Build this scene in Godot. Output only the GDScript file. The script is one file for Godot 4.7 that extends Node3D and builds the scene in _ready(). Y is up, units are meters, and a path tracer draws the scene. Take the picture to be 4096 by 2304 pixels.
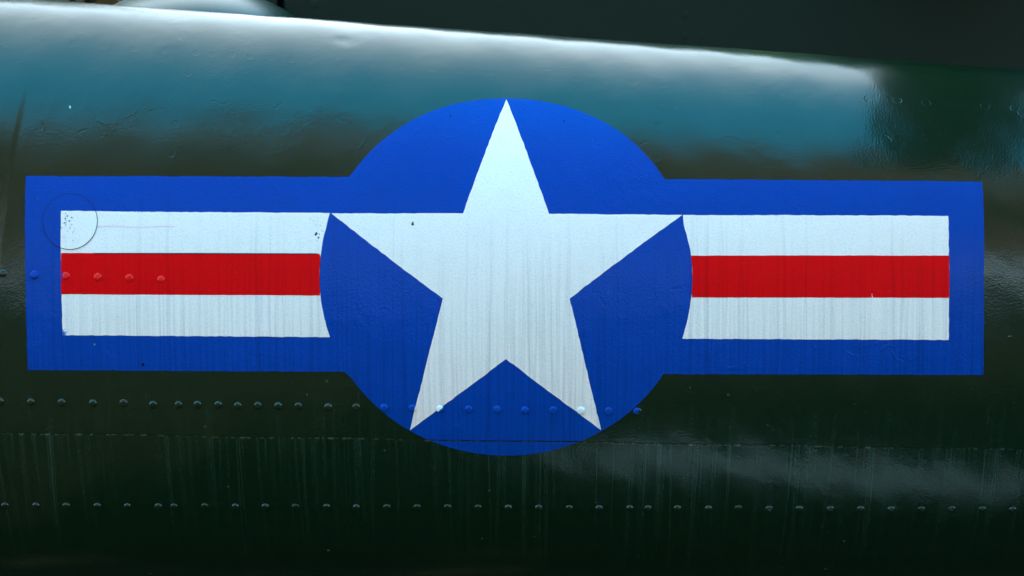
extends Node3D
# Close-up of the side of an aircraft: a dark green tail boom with a star-and-bars roundel.
# u runs along the body (metres, right in the picture), v round its section (metres of arc, up), off = height above the skin.

const LIFT := 1.36            # height of the widest line of the body above the ground
const DEPTH := 0.22           # half axes of the section: towards the viewer, up, down
const UP0 := 0.338
const DOWN := 0.42
const DECK := 0.70            # width of the flat top and the flat belly
const TAPER := -0.071
const U0 := -0.8
const UW := 1.6
const V0 := 0.47
const VH := 0.95
const TW := 2048
const TH := 1216

var tab_y := PackedFloat32Array()
var tab_z := PackedFloat32Array()
var tab_top := 0.0
var tab_low := 0.0
const TAB := 0.002
var aircraft: Node3D
var green: StandardMaterial3D
var green_plain: StandardMaterial3D
var blue: StandardMaterial3D
var white: StandardMaterial3D
var red: StandardMaterial3D
var blue_plain: StandardMaterial3D
var white_plain: StandardMaterial3D
var red_plain: StandardMaterial3D
var gap_mat: StandardMaterial3D
var rng := RandomNumberGenerator.new()

func _ready():
	rng.seed = 77
	# ---- camera
	var cam := Camera3D.new(); cam.name = "camera"
	cam.fov = rad_to_deg(2.0 * atan(0.36225 / 2.5)); cam.near = 0.05; cam.far = 300.0
	cam.position = Vector3(0, LIFT - 0.00975, 2.72)
	add_child(cam); cam.current = true
	# ---- sky and exposure
	var to_sun := Vector3(-0.45, 0.60, -0.66).normalized()
	var sky_mat := PanoramaSkyMaterial.new()
	sky_mat.panorama = ImageTexture.create_from_image(hazy_sky(to_sun))
	sky_mat.energy_multiplier = 1.0
	var env := Environment.new()
	env.background_mode = Environment.BG_SKY
	env.sky = Sky.new(); env.sky.sky_material = sky_mat
	env.tonemap_mode = Environment.TONE_MAPPER_LINEAR
	env.tonemap_exposure = 10.6
	env.sdfgi_enabled = true; env.ssao_enabled = true; env.ssil_enabled = true
	var we := WorldEnvironment.new(); we.name = "world_environment"; we.environment = env; add_child(we)
	# ---- sun, behind the aircraft and to the left; a tall tree there keeps it off all but the left end of the crown
	var sun := DirectionalLight3D.new(); sun.name = "sun"
	sun.light_energy = 1.6; sun.light_color = Color(1.0, 0.95, 0.85); sun.light_angular_distance = 0.4
	sun.shadow_enabled = true
	add_child(sun); sun.look_at_from_position(to_sun * 20.0, Vector3.ZERO, Vector3.UP)

	make_section()
	make_materials()
	setting()
	aircraft = Node3D.new(); aircraft.name = "aircraft"; aircraft.position = Vector3(0, LIFT, 0); add_child(aircraft)
	aircraft.set_meta("label", "dark green aircraft body with a white star and red striped bars on blue")
	aircraft.set_meta("category", "aircraft")
	body()
	fin_and_tailplane()
	roundel()
	rivets()
	cover()

func hazy_sky(to_sun: Vector3) -> Image:
	# a clear cyan zenith, white haze towards the horizon, brighter all round towards the sun, thin cloud
	var w := 768
	var h := 384
	var f := FastNoiseLite.new(); f.seed = 21; f.frequency = 1.6; f.fractal_octaves = 5
	f.noise_type = FastNoiseLite.TYPE_SIMPLEX_SMOOTH
	var data := PackedFloat32Array(); data.resize(w * h * 3)
	for j in h:
		var el := PI / 2 - (j + 0.5) / h * PI
		for i in w:
			var az := (i + 0.5) / w * TAU
			var d := Vector3(sin(az) * cos(el), sin(el), -cos(az) * cos(el))
			var low := pow(1.0 - clampf(d.y, 0.0, 1.0), 3.0)
			var away := d.angle_to(to_sun)
			var c := Vector3(0.42, 0.545, 0.63).lerp(Vector3(0.045, 0.37, 0.62), smoothstep(0.52, 1.32, away))
			c = c.lerp(Vector3(0.80, 0.88, 0.93), low * 0.6)
			if d.y > 0.0:
				var q := d / (d.y + 0.25)
				var cloud := smoothstep(0.10, 0.70, f.get_noise_3d(q.x * 0.7, q.z * 1.6, 0.0)) * 0.3
				c = c.lerp(Vector3(0.92, 0.96, 1.0), cloud)
				c *= 0.72 + 0.9 * exp(-away / 0.40)
			else:
				c = Vector3(0.03, 0.035, 0.03)
			var k := (j * w + i) * 3
			data[k] = c.x; data[k + 1] = c.y; data[k + 2] = c.z
	return Image.create_from_data(w, h, false, Image.FORMAT_RGBF, data.to_byte_array())

# ------------------------------------------------------------------ the shape of the body
func make_section():
	var up := arc(UP0, 1.0)
	var low := arc(DOWN, -1.0)
	tab_top = up[1]; tab_low = low[1]
	var n_low := int(ceil((tab_low + DECK) / TAB))
	var n_up := int(ceil((tab_top + DECK) / TAB))
	for i in range(-n_low, n_up + 1):
		var v := i * TAB
		var p: Vector2
		if v >= 0.0:
			p = on_arc(up[0], v, Vector2(UP0, -(v - tab_top))) 
		else:
			p = on_arc(low[0], -v, Vector2(-DOWN, -(-v - tab_low)))
		tab_y.append(p.x); tab_z.append(p.y)
	tab_first = -n_low

var tab_first := 0

func arc(b: float, s: float) -> Array:
	var pts := []
	var l := 0.0
	var last := Vector2(0, DEPTH)
	for i in 1501:
		var t := PI / 2 * i / 1500.0
		var p := Vector2(s * b * sin(t), DEPTH * cos(t))
		l += p.distance_to(last); last = p
		pts.append(Vector3(l, p.x, p.y))
	return [pts, l]

func on_arc(pts: Array, v: float, beyond: Vector2) -> Vector2:
	if v >= pts[-1].x:
		return beyond
	var lo := 0
	var hi := pts.size() - 1
	while hi - lo > 1:
		var m := (lo + hi) >> 1
		if pts[m].x <= v: lo = m
		else: hi = m
	var t: float = (v - pts[lo].x) / maxf(pts[hi].x - pts[lo].x, 1e-9)
	return Vector2(lerpf(pts[lo].y, pts[hi].y, t), lerpf(pts[lo].z, pts[hi].z, t))

func taper(u: float) -> float:
	return (UP0 + TAPER * u) / UP0

func left_edge(v: float) -> float:        # where the left skin panel ends
	return -0.6445 + 0.116 * (v - 0.046)

func seam(u: float) -> float:             # the lap joint below the roundel
	return -0.2067 - 0.0174 * u + 0.0006 * sin(u * 23.0)

func bulge(u: float, v: float) -> float:  # dents and waves of the hand-beaten skin
	var h := 0.00035 * sin(u * 21.0 + 3.0 * v) * sin(v * 17.0 + 1.3) + 0.00022 * sin(u * 47.0 - v * 29.0 + 0.7) + 0.00012 * sin(u * 83.0 + v * 61.0)
	var e := left_edge(v) - u
	if e > -0.004 and v < 0.40:
		var w := smoothstep(-0.004, 0.004, e) * smoothstep(0.26, 0.16, v)
		h += w * (0.0008 + 0.0045 * exp(-pow((v - 0.055) / 0.10, 2.0)) * smoothstep(0.0, 0.05, e))
	var d := Vector2(u + 0.223, (v - 0.338) * 1.4).length()      # a small dent near the crown
	h -= 0.0011 * exp(-d * d / 0.00022)
	return h

func skin(u: float, v: float, off := 0.0) -> Vector3:
	var f := v / TAB - tab_first
	var i := clampi(int(f), 0, tab_y.size() - 2)
	var t := f - i
	var y := lerpf(tab_y[i], tab_y[i + 1], t)
	var z := lerpf(tab_z[i], tab_z[i + 1], t)
	var dy := tab_z[i] - tab_z[i + 1]       # outward normal of the section: (dz, -dy) turned outwards
	var dz := tab_y[i + 1] - tab_y[i]
	var l := sqrt(dy * dy + dz * dz)
	var o := off + bulge(u, v)
	if y > 0.0: y *= taper(u)
	return Vector3(u, y + dy / l * o, z + dz / l * o)

func skin_normal(u: float, v: float) -> Vector3:
	var a := skin(u + 0.001, v) - skin(u - 0.001, v)
	var b := skin(u, v + 0.0021) - skin(u, v - 0.0021)
	return a.cross(b).normalized()

func uv_of(u: float, v: float) -> Vector2:
	return Vector2((u - U0) / UW, (V0 - v) / VH)

# ------------------------------------------------------------------ helpers
func obj(called: String, st: SurfaceTool, m: Material, parent: Node) -> MeshInstance3D:
	var o := MeshInstance3D.new(); o.name = called
	o.mesh = st.commit(); o.material_override = m
	parent.add_child(o, true)
	return o

func begin() -> SurfaceTool:
	var st := SurfaceTool.new(); st.begin(Mesh.PRIMITIVE_TRIANGLES); return st

func vert(st: SurfaceTool, u: float, v: float, off: float, n: Variant = null):
	st.set_uv(uv_of(u, v)); st.set_normal(skin_normal(u, v) if n == null else n)
	st.add_vertex(skin(u, v, off))

func grid(st: SurfaceTool, us: Array, rows: Array, index0 := 0) -> int:
	# rows: callables-free: each row is an array of [v, off] per column
	for r in rows:
		for k in us.size():
			vert(st, us[k], r[k][0], r[k][1])
	var n := us.size()
	for j in rows.size() - 1:
		for k in n - 1:
			var a := index0 + j * n + k
			st.add_index(a); st.add_index(a + n + 1); st.add_index(a + n)
			st.add_index(a); st.add_index(a + 1); st.add_index(a + n + 1)
	return index0 + n * rows.size()

func paint(called: String, polys: Array, off: float, m: Material, parent: Node, cu := 0.04, cv := 0.008) -> MeshInstance3D:
	# a coat of paint: polygons in (u, v) cut into cells that follow the bent skin
	var st := begin()
	for poly: PackedVector2Array in polys:
		var lo := poly[0]
		var hi := poly[0]
		for p in poly: lo = lo.min(p); hi = hi.max(p)
		var u := floorf(lo.x / cu) * cu
		while u < hi.x:
			var column := PackedVector2Array([Vector2(u, lo.y - 1), Vector2(u + cu, lo.y - 1), Vector2(u + cu, hi.y + 1), Vector2(u, hi.y + 1)])
			for part: PackedVector2Array in Geometry2D.intersect_polygons(poly, column):
				var a := part[0]
				var b := part[0]
				for p in part: a = a.min(p); b = b.max(p)
				var v := floorf(a.y / cv) * cv
				while v < b.y:
					var cell := PackedVector2Array([Vector2(u - 1, v), Vector2(u + 1 + cu, v), Vector2(u + 1 + cu, v + cv), Vector2(u - 1, v + cv)])
					for bit: PackedVector2Array in Geometry2D.intersect_polygons(part, cell):
						var tri := Geometry2D.triangulate_polygon(bit)
						for k in range(0, tri.size(), 3):
							var p := bit[tri[k]]
							var q := bit[tri[k + 1]]
							var r := bit[tri[k + 2]]
							if absf((q - p).cross(r - p)) < 1e-12: continue
							if (q - p).cross(r - p) > 0.0:
								var s := q; q = r; r = s
							for w in [p, q, r]: vert(st, w.x, w.y, off)
					v += cv
			u += cu
	st.index()
	return obj(called, st, m, parent)

func ragged(pts: Array, amount: float) -> PackedVector2Array:
	# millimetres to metres, every side cut into short lengths with a slightly uneven masking edge
	var out := PackedVector2Array()
	for i in pts.size():
		var a: Vector2 = pts[i]
		var b: Vector2 = pts[(i + 1) % pts.size()]
		var n := maxi(1, int(a.distance_to(b) / 6.0))
		var side := (b - a).orthogonal().normalized()
		for k in n:
			var p := a.lerp(b, k / float(n))
			if k > 0: p += side * rng.randf_range(-amount, amount)
			out.append(p * 0.001)
	return out

func meshed(pts: PackedVector2Array, m: PackedVector2Array) -> Array:
	return Geometry2D.intersect_polygons(pts, m)

# ------------------------------------------------------------------ materials
func flat(c: Color, rough: float, spec := 0.35) -> StandardMaterial3D:
	var m := StandardMaterial3D.new()
	m.albedo_color = c.linear_to_srgb(); m.roughness = rough; m.metallic_specular = spec
	return m

func col(x: float) -> int: return int((x - U0) / UW * TW)
func row(y: float) -> int: return int((V0 - y) / VH * TH)

func dot(im: Image, u: float, v: float, r_mm: float, c: Color):
	var r := r_mm * 0.001 / UW * TW
	var cx := (u - U0) / UW * TW
	var cy := (V0 - v) / VH * TH
	for y in range(int(cy - r - 1), int(cy + r + 2)):
		for x in range(int(cx - r - 1), int(cx + r + 2)):
			if x < 0 or y < 0 or x >= TW or y >= TH: continue
			var a := clampf(r - Vector2(x + 0.5 - cx, y + 0.5 - cy).length() + 0.5, 0.0, 1.0) * c.a
			if a > 0.0: im.set_pixel(x, y, im.get_pixel(x, y).lerp(Color(c.r, c.g, c.b), a))

func stroke(im: Image, u: float, v: float, du: float, dv: float, r_mm: float, c: Color):
	var n := int(Vector2(du, dv).length() / 0.0006) + 1
	for i in n + 1:
		var t := i / float(n)
		dot(im, u + du * t, v + dv * t + 0.0006 * sin(t * 9.0), r_mm, c)

func noise_bytes(freq: float, seed_: int, octaves := 3) -> PackedByteArray:
	var f := FastNoiseLite.new()
	f.noise_type = FastNoiseLite.TYPE_SIMPLEX_SMOOTH; f.frequency = freq; f.seed = seed_
	f.fractal_octaves = octaves
	return f.get_image(TW, TH, false, false, true).get_data()

func layer(base: Color, dirt: PackedByteArray, tone: Color) -> Image:
	var im := Image.create_empty(TW, TH, false, Image.FORMAT_RGBA8)
	im.fill(base)
	var la := PackedByteArray(); la.resize(TW * TH * 2)
	for i in TW * TH:
		la[2 * i] = 255; la[2 * i + 1] = dirt[i]
	var over := Image.create_from_data(TW, TH, false, Image.FORMAT_LA8, la)
	over.convert(Image.FORMAT_RGBA8)
	if tone != Color.WHITE:      # tint the dirt
		var data := over.get_data()
		var r := tone.r8
		var g := tone.g8
		var b := tone.b8
		for i in TW * TH:
			if data[4 * i + 3] > 0:
				data[4 * i] = r; data[4 * i + 1] = g; data[4 * i + 2] = b
		over = Image.create_from_data(TW, TH, false, Image.FORMAT_RGBA8, data)
	im.blend_rect(over, Rect2i(0, 0, TW, TH), Vector2i.ZERO)
	return im

func make_materials():
	var fine := noise_bytes(0.24, 3, 2)
	var mid := noise_bytes(0.035, 5, 4)
	var wide := noise_bytes(0.006, 9, 3)
	var dark := PackedByteArray(); dark.resize(TW * TH)
	var pale := PackedByteArray(); pale.resize(TW * TH)
	var high := PackedFloat32Array(); high.resize(TW * TH)
	for i in TW * TH:
		var f := fine[i]
		var m := mid[i]
		dark[i] = clampi(int((f - 128) * 0.16 + (m - 128) * 0.03 + 4), 0, 30)
		pale[i] = clampi(int((f - 128) * 0.30 + (m - 160) * 0.10), 0, 60)
		var rough_patch := clampf((wide[i] - 118) / 60.0, 0.0, 1.0)
		high[i] = f * 0.0007 + m * (0.0003 + 0.0008 * rough_patch) + wide[i] * 0.003
	# rain streaks: dark on the light paints, dusty on the green
	var u := -0.70
	while u < 0.72:
		u += rng.randf_range(0.002, 0.0078)
		var wmm := rng.randf_range(1.2, 5.5)
		var half := wmm * 0.0005 / UW * TW
		var power := rng.randf_range(0.25, 1.0)
		var top := rng.randf_range(-0.03, 0.105)
		var cx := (u - U0) / UW * TW
		var ph := rng.randf_range(0.0, 6.0)
		for y in range(row(top), row(-0.235)):
			var t := (y - row(top)) / 160.0
			var a := power * clampf(t + 0.12, 0.0, 1.0) * 24.0
			var c := cx + 1.3 * sin(y * 0.013 + ph) + 0.5 * sin(y * 0.05 + ph * 2.0)
			var hw := half * (0.86 + 0.14 * sin(y * 0.021 + ph * 3.0))
			for x in range(maxi(0, int(c - hw)), mini(TW, int(c + hw) + 2)):
				var d := hw - absf(x + 0.5 - c)
				if d < -0.5: continue
				var k := y * TW + x
				dark[k] = mini(110, dark[k] + int(a * clampf(d + 0.5, 0.0, 1.0) * (1.35 if d < 1.2 else 0.85)))
	u = -0.70
	while u < 0.70:
		u += rng.randf_range(0.002, 0.013)
		var half := rng.randf_range(1.4, 7.0) * 0.0005 / UW * TW
		var power := rng.randf_range(0.3, 1.0)
		var s := seam(u)
		var top := s + (rng.randf_range(0.02, 0.07) if rng.randf() < 0.45 else -0.001)
		var length := rng.randf_range(0.05, 0.27)
		var cx := (u - U0) / UW * TW
		var ph := rng.randf_range(0.0, 6.0)
		var lean := rng.randf_range(-0.02, 0.02) - u * 0.03
		for y in range(row(top), mini(TH, row(top - length))):
			var t := (y - row(top)) / float(row(top - length) - row(top))
			var below := 1.0 if y > row(s) else 0.45
			var a := power * below * 46.0 * pow(1.0 - t, 0.8)
			var c := cx + lean * (y - row(top)) + 1.2 * sin(y * 0.015 + ph)
			var hw := half * (1.0 - 0.3 * t)
			for x in range(maxi(0, int(c - hw)), mini(TW, int(c + hw) + 2)):
				var d := hw - absf(x + 0.5 - c)
				if d < -0.5: continue
				var k := y * TW + x
				pale[k] = mini(150, pale[k] + int(a * clampf(d + 0.5, 0.0, 1.0) * (1.5 if d < 1.0 else 0.8)))
	# raised drips, brush ridges and scratches in the relief
	for i in 120:
		var cx := rng.randi_range(40, TW - 40)
		var cy := rng.randi_range(200, TH - 60)
		var ang := rng.randf_range(-0.9, 0.9)
		var s := 1.0 if rng.randf() < 0.6 else -1.0
		for k in rng.randi_range(12, 60):
			ang += rng.randf_range(-0.18, 0.18)
			var x := int(cx + k * cos(ang))
			var y := int(cy + k * sin(ang))
			for dx in range(-1, 2):
				for dy in range(-1, 2):
					if x + dx > 0 and x + dx < TW and y + dy > 0 and y + dy < TH:
						high[(y + dy) * TW + x + dx] += s * (0.11 if dx == 0 and dy == 0 else 0.05)
	var hi := Image.create_from_data(TW, TH, false, Image.FORMAT_RF, high.to_byte_array())
	hi.bump_map_to_normal_map(1.0)
	hi.generate_mipmaps()
	var bump := ImageTexture.create_from_image(hi)

	var g := layer(Color(0.0019, 0.0122, 0.0038).linear_to_srgb(), pale, Color(0.40, 0.46, 0.48))
	for i in 230:      # grit, bird lime and chips on the green
		var v := rng.randf_range(-0.46, -0.12) if rng.randf() < 0.75 else rng.randf_range(0.12, 0.4)
		var c := Color(0.45, 0.48, 0.45, rng.randf_range(0.15, 0.6))
		dot(g, rng.randf_range(-0.7, 0.7), v, rng.randf_range(0.25, 0.7) if rng.randf() < 0.86 else rng.randf_range(0.9, 2.0), c)
	dot(g, -0.5655, 0.205, 1.1, Color(0.85, 0.8, 0.62, 1.0)); dot(g, -0.5650, 0.2035, 1.0, Color(0.85, 0.8, 0.62, 1.0))
	for i in 150:      # paint crumbs round the rivets
		var x := rng.randf_range(-0.68, 0.68)
		var at := roundf((x + 0.653) / 0.0393) * 0.0393 - 0.653
		dot(g, at + rng.randf_range(-0.007, 0.007), (-0.2996 - 0.0047 * (x + 0.653) if i % 2 == 0 else -0.1544 - 0.0167 * (x + 0.648)) + rng.randf_range(-0.006, 0.007), rng.randf_range(0.25, 0.6), Color(0.42, 0.46, 0.48, rng.randf_range(0.1, 0.55)))
	for i in 210:      # chipped dashes along the lap joint
		var x := rng.randf_range(-0.68, 0.68)
		stroke(g, x, seam(x) - 0.0013, rng.randf_range(0.001, 0.007), 0.0, rng.randf_range(0.25, 0.5), Color(0.42, 0.40, 0.36, rng.randf_range(0.1, 0.8)))
	var b := layer(Color(0.0003, 0.049, 0.325).linear_to_srgb(), dark, Color(0.0, 0.02, 0.10))
	for i in 70:
		dot(b, rng.randf_range(-0.6, 0.6), rng.randf_range(-0.23, 0.23), rng.randf_range(0.25, 0.6), Color(0.55, 0.65, 0.8, rng.randf_range(0.2, 0.7)))
	dot(b, -0.4655, -0.1066, 1.7, Color(0.03, 0.03, 0.04)); dot(b, -0.079, 0.214, 1.0, Color(0.05, 0.04, 0.05)); dot(b, 0.0665, 0.214, 1.0, Color(0.05, 0.04, 0.05))
	dot(b, -0.598, 0.092, 1.0, Color(0.4, 0.33, 0.25)); dot(b, -0.526, -0.081, 1.5, Color(0.4, 0.5, 0.6, 0.8))
	var w := layer(Color(0.95, 0.79, 0.735).linear_to_srgb(), dark, Color(0.22, 0.28, 0.38))
	stroke(w, -0.523, 0.0606, 0.098, 0.001, 0.7, Color(0.93, 0.55, 0.62, 0.2))
	for i in 130:
		dot(w, rng.randf_range(-0.6, 0.6), rng.randf_range(-0.2, 0.2), rng.randf_range(0.2, 0.45), Color(0.2, 0.22, 0.28, rng.randf_range(0.15, 0.6)))
	for i in 26:       # pitting near the left corner and beside the star
		dot(w, -0.557 + rng.randfn(0.0, 0.0065), 0.066 + rng.randfn(0.0, 0.009), rng.randf_range(0.2, 0.42), Color(0.08, 0.09, 0.12, 0.7))
		if i < 9: dot(w, -0.246 + rng.randfn(0.0, 0.006), 0.062 + rng.randfn(0.0, 0.008), rng.randf_range(0.2, 0.45), Color(0.08, 0.1, 0.1, 0.8))
	for p in [[-0.5600, 0.0725], [-0.5545, 0.0708], [-0.5625, 0.0695], [-0.5575, 0.0668], [-0.5630, 0.0645]]: dot(w, p[0], p[1], 0.75, Color(0.03, 0.03, 0.05, 0.9))
	for p in [[-0.2463, 0.0560, 1.3], [-0.2472, 0.0545, 1.1], [-0.2435, 0.0510, 0.9], [-0.1252, 0.0690, 1.5], [-0.1248, 0.0712, 0.8]]: dot(w, p[0], p[1], p[2], Color(0.05, 0.05, 0.05))
	for i in 60:       # overspray where the masking lifted
		dot(w, -0.4715 + rng.randfn(0.0, 0.011), 0.0792 + absf(rng.randfn(0.0, 0.0004)), 0.9, Color(0.02, 0.25, 0.68, 0.22))
		dot(w, -0.5655 + absf(rng.randfn(0.0, 0.0025)), -0.0690 + absf(rng.randfn(0.0, 0.003)), 0.9, Color(0.02, 0.25, 0.68, 0.16))
		dot(w, 0.300 + rng.randfn(0.0, 0.025), 0.0880 + absf(rng.randfn(0.0, 0.0004)), 0.8, Color(0.02, 0.25, 0.68, 0.12))
	var r := layer(Color(0.80, 0.0006, 0.0025).linear_to_srgb(), dark, Color(0.30, 0.0, 0.02))
	for i in 60:
		stroke(r, rng.randf_range(-0.55, 0.55), rng.randf_range(-0.02, 0.03), rng.randf_range(-0.003, 0.003), rng.randf_range(-0.003, 0.003), 0.3, Color(0.95, 0.5, 0.5, rng.randf_range(0.1, 0.5)))
	stroke(r, 0.4525, -0.0175, 0.001, -0.0045, 0.5, Color(1, 0.8, 0.75, 0.9))
	green = coat(g, bump, 0.19, 0.48, 0.8)
	blue = coat(b, bump, 0.24, 0.23, 1.5)
	white = coat(w, bump, 0.38, 0.32, 0.8)
	red = coat(r, bump, 0.34, 0.18, 0.7)
	green_plain = flat(Color(0.0019, 0.0122, 0.0038), 0.22, 0.5)
	blue_plain = flat(Color(0.0003, 0.049, 0.325), 0.24, 0.24)
	white_plain = flat(Color(0.8, 0.81, 0.81), 0.35)
	red_plain = flat(Color(0.80, 0.0006, 0.0025), 0.25, 0.4)
	gap_mat = flat(Color(0.004, 0.005, 0.005), 0.9, 0.1)

func coat(im: Image, bump: Texture2D, rough: float, spec: float, depth: float) -> StandardMaterial3D:
	im.generate_mipmaps()
	var m := StandardMaterial3D.new()
	m.albedo_texture = ImageTexture.create_from_image(im)
	m.roughness = rough; m.metallic_specular = spec
	m.normal_enabled = true; m.normal_texture = bump; m.normal_scale = depth
	return m

# ------------------------------------------------------------------ the place round it
func setting():
	var grass := flat(Color(0.012, 0.014, 0.009), 0.95, 0.2)
	var gnoise := NoiseTexture2D.new()
	var ground := MeshInstance3D.new(); ground.name = "ground"
	var pm := PlaneMesh.new(); pm.size = Vector2(240, 240); ground.mesh = pm
	ground.material_override = grass; ground.set_meta("kind", "structure"); add_child(ground)
	# a pale paved strip beside the aircraft; the skin mirrors it low on the right
	var st := begin()
	st.set_normal(Vector3.UP)
	var near := [Vector3(0.08, 0.004, 1.36), Vector3(0.94, 0.004, 0.84), Vector3(1.02, 0.004, 1.16), Vector3(0.14, 0.004, 1.78)]
	for k in [0, 1, 2, 0, 2, 3]: st.add_vertex(near[k])
	var path := obj("paving", st, flat(Color(0.46, 0.44, 0.38), 0.9), self); path.set_meta("kind", "structure")
	for t in [[-8.2, 7.4, 0.86, 0.3, "broad dark tree opposite the left end of the roundel"], [-3.2, 7.6, 0.80, 1.9, "lowest dark tree facing the left bar"], [0.6, 7.2, 1.02, 3.2, "tallest dark tree, opposite the white star"], [4.4, 7.4, 0.84, 4.6, "dark tree facing the right bar"], [8.0, 7.4, 0.98, 5.5, "dark tree opposite the tailplane"]]:
		tree(Vector3(t[0], 0, t[1]), t[2], t[3], t[4], "trees facing the roundel")
	tree(Vector3(-3.6, 0, -13.0), 0.95, 0.9, "small green tree seen beyond the fin fairing", "trees behind the aircraft")
	tree(Vector3(-5.6, 0, -9.6), 1.22, 2.6, "tall tree behind the left end that shades the aircraft", "trees behind the aircraft")

var tree_first: Node3D

func tree(at: Vector3, size: float, turn: float, label: String, group: String):
	var t: Node3D
	if tree_first == null:
		t = Node3D.new(); t.name = "broadleaf_tree"; add_child(t); tree_first = t
		var st := begin()
		limb(st, Vector3(0, 0, 0), Vector3(0.1, 4.0, 0.05), 0.24, 0.16)
		for k in 7:
			var a := k * 0.9
			var y := 2.2 + 0.42 * k
			limb(st, Vector3(0.06, y, 0.03), Vector3(cos(a) * 2.4, y + 2.2, sin(a) * 2.0), 0.10, 0.03)
		limb(st, Vector3(0.1, 4.0, 0.05), Vector3(-0.2, 8.2, 0.1), 0.16, 0.04)
		st.generate_normals()
		obj("trunk", st, flat(Color(0.06, 0.045, 0.03), 0.9), t)
		var lf := begin()
		var leaf_rng := RandomNumberGenerator.new(); leaf_rng.seed = 5
		for c in 95:
			var d := Vector3(leaf_rng.randfn(), leaf_rng.randfn(), leaf_rng.randfn()).normalized() * pow(leaf_rng.randf(), 0.4)
			var mid := Vector3(d.x * 3.1, 5.6 + d.y * 4.2, d.z * 2.3)
			for k in 46:
				var p := mid + Vector3(leaf_rng.randfn(), leaf_rng.randfn() * 0.8, leaf_rng.randfn()) * 0.42
				var x := Vector3(leaf_rng.randfn(), leaf_rng.randfn(), leaf_rng.randfn()).normalized() * 0.17
				var y := Vector3(leaf_rng.randfn(), leaf_rng.randfn(), leaf_rng.randfn()).normalized().cross(x).normalized() * 0.11
				for q in [p - x, p + y, p + x, p - x, p + x, p - y]: lf.add_vertex(q)
		lf.generate_normals()
		var leaf := flat(Color(0.175, 0.125, 0.062), 0.7)
		leaf.cull_mode = BaseMaterial3D.CULL_DISABLED
		obj("crown", lf, leaf, t)
	else:
		t = tree_first.duplicate(); t.name = "broadleaf_tree_%03d" % get_child_count(); add_child(t)
	t.position = at; t.rotation.y = turn; t.scale = Vector3.ONE * size
	t.set_meta("label", label); t.set_meta("category", "tree"); t.set_meta("group", group)

func limb(st: SurfaceTool, a: Vector3, b: Vector3, ra: float, rb: float):
	var up := (b - a).normalized()
	var x := up.cross(Vector3(0.3, 0.1, 1.0)).normalized()
	var z := up.cross(x)
	for k in 8:
		var p := x * cos(k * TAU / 8) + z * sin(k * TAU / 8)
		var q := x * cos((k + 1) * TAU / 8) + z * sin((k + 1) * TAU / 8)
		for w in [a + p * ra, b + p * rb, b + q * rb, a + p * ra, b + q * rb, a + q * ra]: st.add_vertex(w)

# ------------------------------------------------------------------ the skins
func columns() -> Array:
	var us := []
	var u := -1.6
	while u < 1.5:
		us.append(u)
		u += 0.0016 if u > -0.66 and u < -0.60 else (0.01 if absf(u) < 0.75 else 0.05)
	us.append(1.5)
	return us

func body():
	var us := columns()
	# upper skin: from the lap joint up over the crown and across the deck
	var rows := []
	for e in [[0.0024, -0.0026], [0.0005, -0.0024], [0.0005, -0.0006], [0.0008, -0.0001], [0.0014, 0.0]]:
		var r := []
		for u in us: r.append([seam(u) + e[0], e[1]])
		rows.append(r)
	var vs := []
	var v := -0.19
	while v < tab_top + DECK:
		vs.append(v); v += 0.006 if v < tab_top + 0.03 else 0.045
	vs.append(tab_top + DECK)
	for k in vs.size():
		var r := []
		for u in us:
			r.append([lerpf(seam(u) + 0.004, -0.10, k / 15.0) if k < 15 else vs[k], 0.0])
		rows.append(r)
	rows.reverse()
	var st := begin(); grid(st, us, rows)
	obj("upper_skin", st, green, aircraft)
	# lower skin: tucked under the joint, down and round to the belly
	rows = []
	for e in [[0.006, -0.0036], [-0.0004, -0.0030], [-0.0005, -0.0007], [-0.0008, -0.0002], [-0.0016, 0.0]]:
		var r := []
		for u in us: r.append([seam(u) + e[0], e[1]])
		rows.append(r)
	v = -0.225
	while v > -tab_low - DECK:
		var r := []
		for u in us: r.append([minf(v, seam(u) - 0.003), 0.0])
		rows.append(r)
		v -= 0.006 if v > -tab_low - 0.02 else 0.06
	var last := []
	for u in us: last.append([-tab_low - DECK, 0.0])
	rows.append(last)
	st = begin(); grid(st, us, rows)
	obj("lower_skin", st, green, aircraft)
	# the far side and the two bulkheads close the body
	st = begin()
	var n := 28
	for i in n:
		for s in [[-1.6, 1.5]]:
			var q := []
			for u in s:
				for k in [i, i + 1]:
					var t: float = -PI / 2 + PI * k / n
					q.append(Vector3(u, sin(t) * (UP0 * taper(u) if t > 0 else DOWN), -DECK - DEPTH * cos(t)))
			for k in [0, 1, 3, 0, 3, 2]: st.add_vertex(q[k])
	st.generate_normals()
	obj("far_skin", st, green_plain, aircraft)
	for u in [-1.6, 1.5]:
		st = begin()
		var ring := []
		for i in 25:
			var t := -PI / 2 + PI * i / 24.0
			ring.append(Vector3(u, sin(t) * (UP0 * taper(u) if t > 0 else DOWN), DEPTH * cos(t)))
		for i in 25:
			var t := PI / 2 - PI * i / 24.0
			ring.append(Vector3(u, sin(t) * (UP0 * taper(u) if t > 0 else DOWN), -DECK - DEPTH * cos(t)))
		for i in ring.size():
			for p in [Vector3(u, 0, -DECK / 2), ring[i], ring[(i + 1) % ring.size()]]: st.add_vertex(p)
		st.generate_normals()
		obj("bulkhead", st, green_plain, aircraft)

# ------------------------------------------------------------------ fin, its fairing, tailplane
const FIN_Z := -0.36
const RIDGE := [[-0.60, 0.0], [-0.57, 0.05], [-0.50, 0.11], [-0.42, 0.15], [-0.2, 0.22], [0.0, 0.28], [0.2, 0.30], [0.4, 0.36], [0.6, 0.55], [0.9, 1.00], [1.3, 1.40]]

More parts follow.
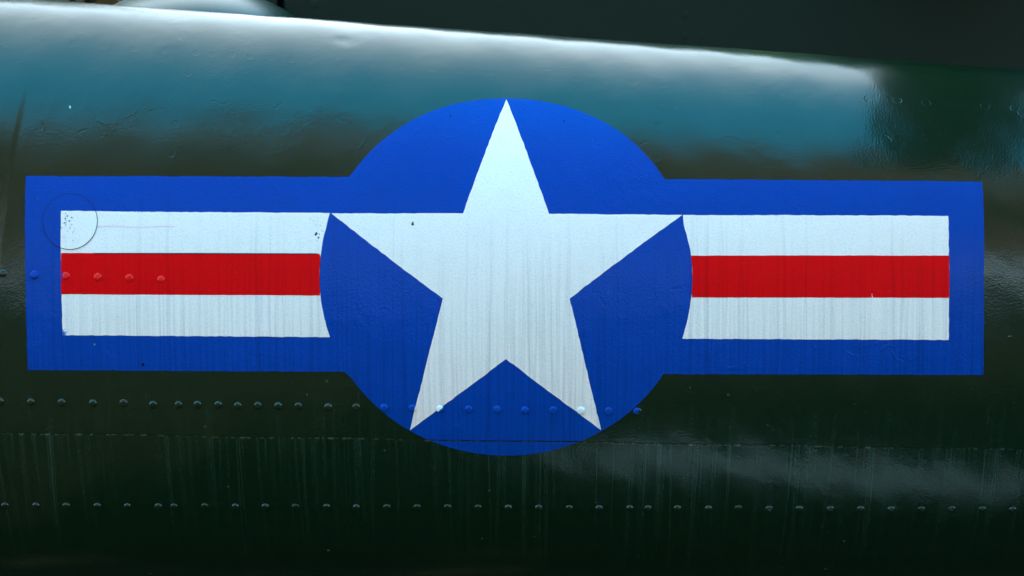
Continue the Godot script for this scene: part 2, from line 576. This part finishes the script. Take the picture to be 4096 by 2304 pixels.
func ridge(u: float) -> float:
	for i in RIDGE.size() - 1:
		if u <= RIDGE[i + 1][0]:
			return lerpf(RIDGE[i][1], RIDGE[i + 1][1], clampf((u - RIDGE[i][0]) / (RIDGE[i + 1][0] - RIDGE[i][0]), 0.0, 1.0))
	return RIDGE[-1][1]

func fin_piece(called: String, u0: float, u1: float, m: Material, thick := 0.0) -> MeshInstance3D:
	var st := begin()
	var nu := maxi(4, int((u1 - u0) / 0.012))
	var nt := 28
	for i in nu + 1:
		var u := lerpf(u0, u1, i / float(nu))
		var base := UP0 + TAPER * u - 0.03
		var h := maxf(ridge(u), 0.002) + 0.03 + thick * 0.3
		var w := 0.055 * smoothstep(-0.62, -0.45, u) + 0.012 + thick
		for k in nt + 1:
			var t := k / float(nt)
			var p: Vector2
			if t < 0.4: p = Vector2(w * (1.0 + 0.10 * exp(-t * 25.0)), (h - w) * t / 0.4)
			elif t < 0.6:
				var a := (t - 0.4) / 0.2 * PI
				p = Vector2(w * cos(a), h - w + w * sin(a))
			else: p = Vector2(-w, (h - w) * (1.0 - t) / 0.4)
			p.y = maxf(p.y, 0.0)
			st.set_uv(uv_of(u, 0.12 + p.y * 0.3))
			st.add_vertex(Vector3(u, base + p.y, FIN_Z + p.x))
	var n := nt + 1
	for i in nu:
		for k in nt:
			var a := i * n + k
			for x in [a, a + 1, a + n + 1, a, a + n + 1, a + n]: st.add_index(x)
	var c := (nu + 1) * n                       # close both ends
	for e in [0, nu]:
		for k in range(1, nt - 1):
			var a: int = e * n
			for x in ([a, a + k, a + k + 1] if e == 0 else [a, a + k + 1, a + k]): st.add_index(x)
	st.generate_normals(); st.generate_tangents()
	return obj(called, st, m, aircraft)

func fin_and_tailplane():
	fin_paint_kept = flat(Color(0.0036, 0.0128, 0.0076), 0.42, 0.28)
	fin_piece("fin_leading_edge", -0.60, -0.3545, fin_paint_kept)
	fin_piece("fin_panel", -0.3475, 1.3, fin_paint_kept)
	fin_piece("fin_spar", -0.37, -0.33, gap_mat, -0.010)
	# rounded fairing in front of the fin
	var st := begin()
	var nu := 36
	var nv := 14
	for j in nv + 1:
		for i in nu + 1:
			var a := TAU * i / nu
			var e := PI / 2 * j / nv
			var n := Vector3(cos(a) * cos(e), sin(e), sin(a) * cos(e))
			st.set_normal(Vector3(n.x / 0.17, n.y / 0.085, n.z / 0.24).normalized())
			st.set_uv(Vector2(0.1 + 0.02 * i / nu, 0.05 + 0.02 * j))
			st.add_vertex(Vector3(-0.475, UP0 + 0.475 * 0.071 - 0.012, -0.33) + Vector3(n.x * 0.17, n.y * 0.085, n.z * 0.24))
	for j in nv:
		for i in nu:
			var a := j * (nu + 1) + i
			for x in [a, a + 1, a + nu + 2, a, a + nu + 2, a + nu + 1]: st.add_index(x)
	obj("fin_fairing", st, flat(Color(0.0019, 0.0122, 0.0038), 0.38, 0.5), aircraft)
	# tailplane over the right end, above the picture; it shades the body below it
	st = begin()
	var prof := [[0.0, 0.0], [0.03, 0.022], [0.15, 0.034], [0.35, 0.03], [0.62, 0.004], [0.62, -0.004], [0.35, -0.026], [0.15, -0.028], [0.03, -0.018]]
	for z in [[FIN_Z + 0.05, 0.54, 0.42], [0.60, 0.56, 0.36]]:
		for p in prof: st.add_vertex(Vector3(z[1] + p[0] * z[2], 0.56 + p[1] * 0.6, z[0]))
	var np := prof.size()
	for k in np:
		var k2 := (k + 1) % np
		for x in [k, k2, np + k2, k, np + k2, np + k]: st.add_index(x)
	for k in range(1, np - 1):
		for x in [np, np + k, np + k + 1, 0, k + 1, k]: st.add_index(x)
	st.deindex(); st.generate_normals()
	obj("tailplane", st, flat(Color(0.62, 0.63, 0.68), 0.5), aircraft).set_meta("label", "pale grey tailplane")

# ------------------------------------------------------------------ roundel
func disc_edge(a: float) -> Vector2:      # edge of the blue disc, in millimetres
	var r := 234.5 + (7.0 + 3.5 * sin(2.0 * absf(a) - 0.5) * absf(cos(a)) if a > 0.0 else -3.7) * sin(a) * sin(a)
	var x := -7.5 + r * cos(a)
	var y := r * sin(a)
	return Vector2(x, 4.0 + (y / taper(x * 0.001) if y > 0.0 else y))

func disc_arc(a0: float, a1: float, n: int) -> Array:
	var out := []
	for i in n + 1: out.append(disc_edge(lerpf(a0, a1, i / float(n))))
	return out

func split_at_seam(poly: PackedVector2Array) -> Array:
	var up := PackedVector2Array()
	var low := PackedVector2Array()
	for i in 41:
		var u := lerpf(-0.7, 0.7, i / 40.0)
		up.append(Vector2(u, seam(u) + 0.0007)); low.append(Vector2(u, seam(u) - 0.0009))
	up.append_array([Vector2(0.7, 0.6), Vector2(-0.7, 0.6)])
	low.append_array([Vector2(0.7, -0.6), Vector2(-0.7, -0.6)])
	return Geometry2D.intersect_polygons(poly, up) + Geometry2D.intersect_polygons(poly, low)

var fin_paint_kept: StandardMaterial3D
var white_left: PackedVector2Array
var base_poly: PackedVector2Array
var star_poly: PackedVector2Array
var red_left: PackedVector2Array

func roundel():
	var field := [Vector2(-614.8, 117.7), Vector2(-612.0, 6.6), Vector2(-611.0, -113.7), Vector2(-211.7, -115.8)]
	var ja := atan2(-115.8 - 4.0, -211.7 + 7.5)
	var jb := atan2(-118.8 - 4.0, 190.7 + 7.5)
	field += disc_arc(ja, jb, 40).slice(1, 40)
	field += [Vector2(190.7, -118.8), Vector2(594.7, -119.9), Vector2(593.5, 8.6), Vector2(596.4, 145.0), Vector2(193.4, 135.0)]
	field += disc_arc(atan2(127.5, 201.0), PI - atan2(127.0, 199.3), 44).slice(1, 44)
	field += [Vector2(-206.8, 126.7)]
	base_poly = ragged(field, 0.4)
	var mark: MeshInstance3D = paint("roundel", split_at_seam(base_poly), 0.00025, blue, aircraft)
	mark.set_meta("label", "blue disc with side bars")
	star_poly = ragged([Vector2(-7.2, 243.2), Vector2(46.6, 85.0), Vector2(214.6, 86.6), Vector2(72.5, -23.0), Vector2(113.1, -192.2), Vector2(-7.5, -99.5), Vector2(-129.7, -192.2), Vector2(-87.0, -23.0), Vector2(-227.6, 80.7), Vector2(-61.7, 83.5)], 0.4)
	paint("star", [star_poly], 0.0005, white, mark)
	var left := [Vector2(-568.3, 78.2), Vector2(-567.0, 5.0), Vector2(-565.7, -69.2), Vector2(-229.3, -71.7)]
	left += disc_side(true, -71.7, 81.2) + [Vector2(-229.6, 81.2)]
	white_left = ragged(left, 0.4)
	paint("white_bar", [white_left], 0.0005, white, mark)
	var right := [Vector2(215.6, 86.6), Vector2(550.3, 92.4), Vector2(549.7, 6.0), Vector2(549.8, -75.2), Vector2(214.3, -73.7)]
	right.reverse()
	right += disc_side(false, 86.6, -73.7)
	right.reverse()
	paint("white_bar", [ragged(right, 0.4)], 0.0005, white, mark)
	var rl := [Vector2(-567.3, 30.6), Vector2(-566.9, -17.5), Vector2(-241.5, -19.0)] + disc_side(true, -19.0, 31.7) + [Vector2(-242.1, 31.7)]
	red_left = ragged(rl, 0.2)
	paint("red_stripe", [red_left], 0.00075, red, mark)
	var rr := [Vector2(225.1, 32.6), Vector2(549.9, 35.1), Vector2(549.7, -22.0), Vector2(226.5, -21.5)]
	rr.reverse()
	rr += disc_side(false, 32.6, -21.5)
	rr.reverse()
	paint("red_stripe", [ragged(rr, 0.2)], 0.00075, red, mark)
	var line := PackedVector2Array([Vector2(-0.526, 0.0300), Vector2(-0.245, 0.0311), Vector2(-0.245, 0.0321), Vector2(-0.4, 0.0316), Vector2(-0.526, 0.0309)])
	paint("masking_line", [line], 0.0010, gap_mat, mark)

func disc_side(left: bool, v_from: float, v_to: float) -> Array:
	# the blue ring bites into the bars: points on the disc's edge between two heights, ends left out
	var out := []
	for i in range(1, 12):
		var v := lerpf(v_from, v_to, i / 12.0)
		var a := asin(clampf((v - 4.0) / 234.5, -1.0, 1.0))
		var r := 234.5 * cos(a)
		out.append(Vector2(-7.5 - r if left else -7.5 + r, v))
	return out

# ------------------------------------------------------------------ rivets
var domes := {}

func dome(mat_a: Material, mat_b: Material, ang: float, cut: float) -> ArrayMesh:
	# a brazier-head rivet: low dome with a flat crown; two paints where the masking edge crosses it
	var rings := [[0.0052, -0.0008], [0.0048, 0.0006], [0.0046, 0.0013], [0.0041, 0.0021], [0.0032, 0.0026], [0.0018, 0.0029], [0.0, 0.0030]]
	var out := ArrayMesh.new()
	for side in 2:
		if side == 1 and mat_b == null: break
		var st := begin()
		var any := false
		for j in rings.size() - 1:
			for k in 28:
				var a0 := TAU * k / 28
				var a1 := TAU * (k + 1) / 28
				var p := [Vector3(cos(a0) * rings[j][0], sin(a0) * rings[j][0], rings[j][1]), Vector3(cos(a1) * rings[j][0], sin(a1) * rings[j][0], rings[j][1]), Vector3(cos(a1) * rings[j + 1][0], sin(a1) * rings[j + 1][0], rings[j + 1][1]), Vector3(cos(a0) * rings[j + 1][0], sin(a0) * rings[j + 1][0], rings[j + 1][1])]
				var mid: Vector3 = (p[0] + p[1] + p[2] + p[3]) / 4.0
				var b_side: bool = mat_b != null and mid.x * cos(ang) + mid.y * sin(ang) > cut
				if b_side != (side == 1): continue
				for x in [0, 3, 2, 0, 2, 1]:
					var q: Vector3 = p[x]
					var r := Vector2(q.x, q.y).length() / 0.0052
					var tilt := 1.25 * pow(r, 3.0)
					var d := Vector2(q.x, q.y).normalized()
					st.set_normal(Vector3(d.x * sin(tilt), d.y * sin(tilt), cos(tilt)))
					st.set_uv(Vector2(0.5, 0.5))
					st.add_vertex(q); any = true
		if not any: continue
		out = st.commit(out)
		out.surface_set_material(out.get_surface_count() - 1, mat_a if side == 0 else mat_b)
	return out

func flush_rivet(u: float, v: float):
	# a countersunk rivet under the paint: a hair-fine rim that follows the bent skin
	var rings := [[0.0064, 0.00002], [0.0061, 0.00012], [0.0058, 0.00012], [0.0055, 0.00004], [0.0045, 0.00003], [0.0, 0.00005]]
	var st := begin()
	var n := skin_normal(u, v)
	var t := (skin(u + 0.002, v) - skin(u - 0.002, v)).normalized()
	var up := n.cross(t)
	for j in rings.size() - 1:
		for k in 24:
			for c in [[j, k], [j + 1, k], [j + 1, k + 1], [j, k], [j + 1, k + 1], [j, k + 1]]:
				var rad: float = rings[c[0]][0]
				var a: float = TAU * c[1] / 24
				var tilt: float = [0.22, 0.15, -0.15, -0.18, 0.0, 0.0][c[0]]
				var pu := u + cos(a) * rad
				var pv := v + sin(a) * rad
				vert(st, pu, pv, rings[c[0]][1] + 0.00005, (skin_normal(pu, pv) + (t * cos(a) + up * sin(a)) * tilt).normalized())
	obj("flush_rivet", st, green, aircraft)

func stand(o: Node3D, u: float, v: float, off: float):
	var n := skin_normal(u, v)
	var x := (skin(u + 0.002, v) - skin(u - 0.002, v)).normalized()
	o.transform = Transform3D(Basis(x, n.cross(x), n), skin(u, v, off))

func put_rivet(u: float, v: float, mesh: ArrayMesh, off := 0.0002, called := "rivet"):
	var o := MeshInstance3D.new(); o.name = called; o.mesh = mesh
	aircraft.add_child(o, true)
	stand(o, u, v, off)
	o.rotate_object_local(Vector3(1, 0, 0), rng.randfn(0.0, 0.05)); o.rotate_object_local(Vector3(0, 1, 0), rng.randfn(0.0, 0.05))
	o.scale = Vector3(1, 1, rng.randf_range(0.65, 1.05)) * rng.randf_range(0.94, 1.04)

func run(from: float, step: float, n: int) -> Array:
	var out := []
	for i in n: out.append(from + step * i + rng.randf_range(-0.0006, 0.0006))
	return out

func rivets():
	var g := dome(green_plain, null, 0, 0)
	var b := dome(blue_plain, null, 0, 0)
	var w := dome(white_plain, null, 0, 0)
	var r := dome(red_plain, null, 0, 0)
	# short row through the left bar
	var k := 0
	for u in run(-0.6400, 0.0398, 6):
		var m: ArrayMesh = [g, b, dome(red_plain, blue_plain, 2.9, 0.0030), r, r, r][k]
		put_rivet(u, 0.0075 - 0.0066 * k / 5.0, m, 0.0002 if k == 0 else 0.0009)
		k += 1
	# row across the foot of the star
	var two_white := dome(blue_plain, white_plain, -0.35, 0.0033)
	var half_white := dome(blue_plain, white_plain, 2.25, -0.0004)
	var half_green := dome(blue_plain, green_plain, -0.7, -0.0002)
	var us := run(-0.6480, 0.0392, 5) + [-0.4544, -0.4222] + run(-0.3975, 0.02535, 6) + run(-0.2325, 0.0355, 12)
	us[-1] = 0.1591
	for u in us:
		var v: float = -0.1544 - 0.0167 * (u + 0.648) + rng.randf_range(-0.0005, 0.0005)
		if absf(u + 0.4544) < 0.002: v -= 0.0015
		var m := g
		if u > -0.18: m = b
		if absf(u + 0.126) < 0.004: m = two_white
		elif absf(u + 0.0905) < 0.004: m = half_white
		elif absf(u - 0.087) < 0.004: m = w
		elif u > 0.15: m = half_green
		put_rivet(u, v, m, 0.0004 if u > -0.2 else 0.0002)
	# long row low on the body
	us = run(-0.6531, 0.0395, 6) + [-0.4355] + run(-0.3961, 0.03913, 15) + [0.1753] + run(0.2137, 0.0393, 12)
	for u in us: put_rivet(u, -0.2996 - 0.0047 * (u + 0.653), g)
	# flush rivets under the crown
	for u in [-0.6108, -0.573, -0.532, -0.4925, -0.453, -0.4122, -0.391, -0.3656, -0.3417, -0.3127, -0.2879, -0.264, -0.2206] + run(-0.1822, 0.0379, 23):
		flush_rivet(u, 0.2971 - 0.0172 * (u + 0.6108) + rng.randf_range(-0.001, 0.001))
	for p in [[-0.4193, 0.2597], [0.1897, 0.2489], [0.1853, 0.2119], [0.183, 0.165], [-0.4284, 0.1869], [-0.4328, 0.1503]]:
		flush_rivet(p[0], p[1])
	# blunt fasteners along the foot of the fin
	for p in [[0.262, 0.405], [0.262, 0.372], [0.290, 0.372], [0.262, 0.44], [0.475, 0.367], [-0.30, 0.42]]:
		var o := MeshInstance3D.new(); o.name = "fin_rivet"; o.mesh = g; o.scale = Vector3(1.3, 1.3, 0.3); o.material_override = fin_paint_kept
		aircraft.add_child(o, true)
		o.position = Vector3(p[0], p[1], FIN_Z + 0.067)

# ------------------------------------------------------------------ round inspection cover in the corner of the left bar
func cover():
	var c := Vector2(-0.5565, 0.0665)
	var ring := PackedVector2Array()
	var plate := PackedVector2Array()
	for i in 72:
		var d := Vector2(cos(TAU * i / 72), sin(TAU * i / 72) * 0.93)
		ring.append(c + d * 0.0346); plate.append(c + d * 0.0339)
	paint("cover_gap", [ring], 0.00085, flat(Color(0.003, 0.005, 0.010), 0.7), aircraft, 0.02, 0.006)
	var p := paint("inspection_cover", [plate], 0.00115, blue, aircraft, 0.02, 0.006)
	p.set_meta("label", "round inspection cover painted blue and white")
	paint("white_corner", Geometry2D.intersect_polygons(plate, white_left), 0.0014, white, p, 0.02, 0.006)
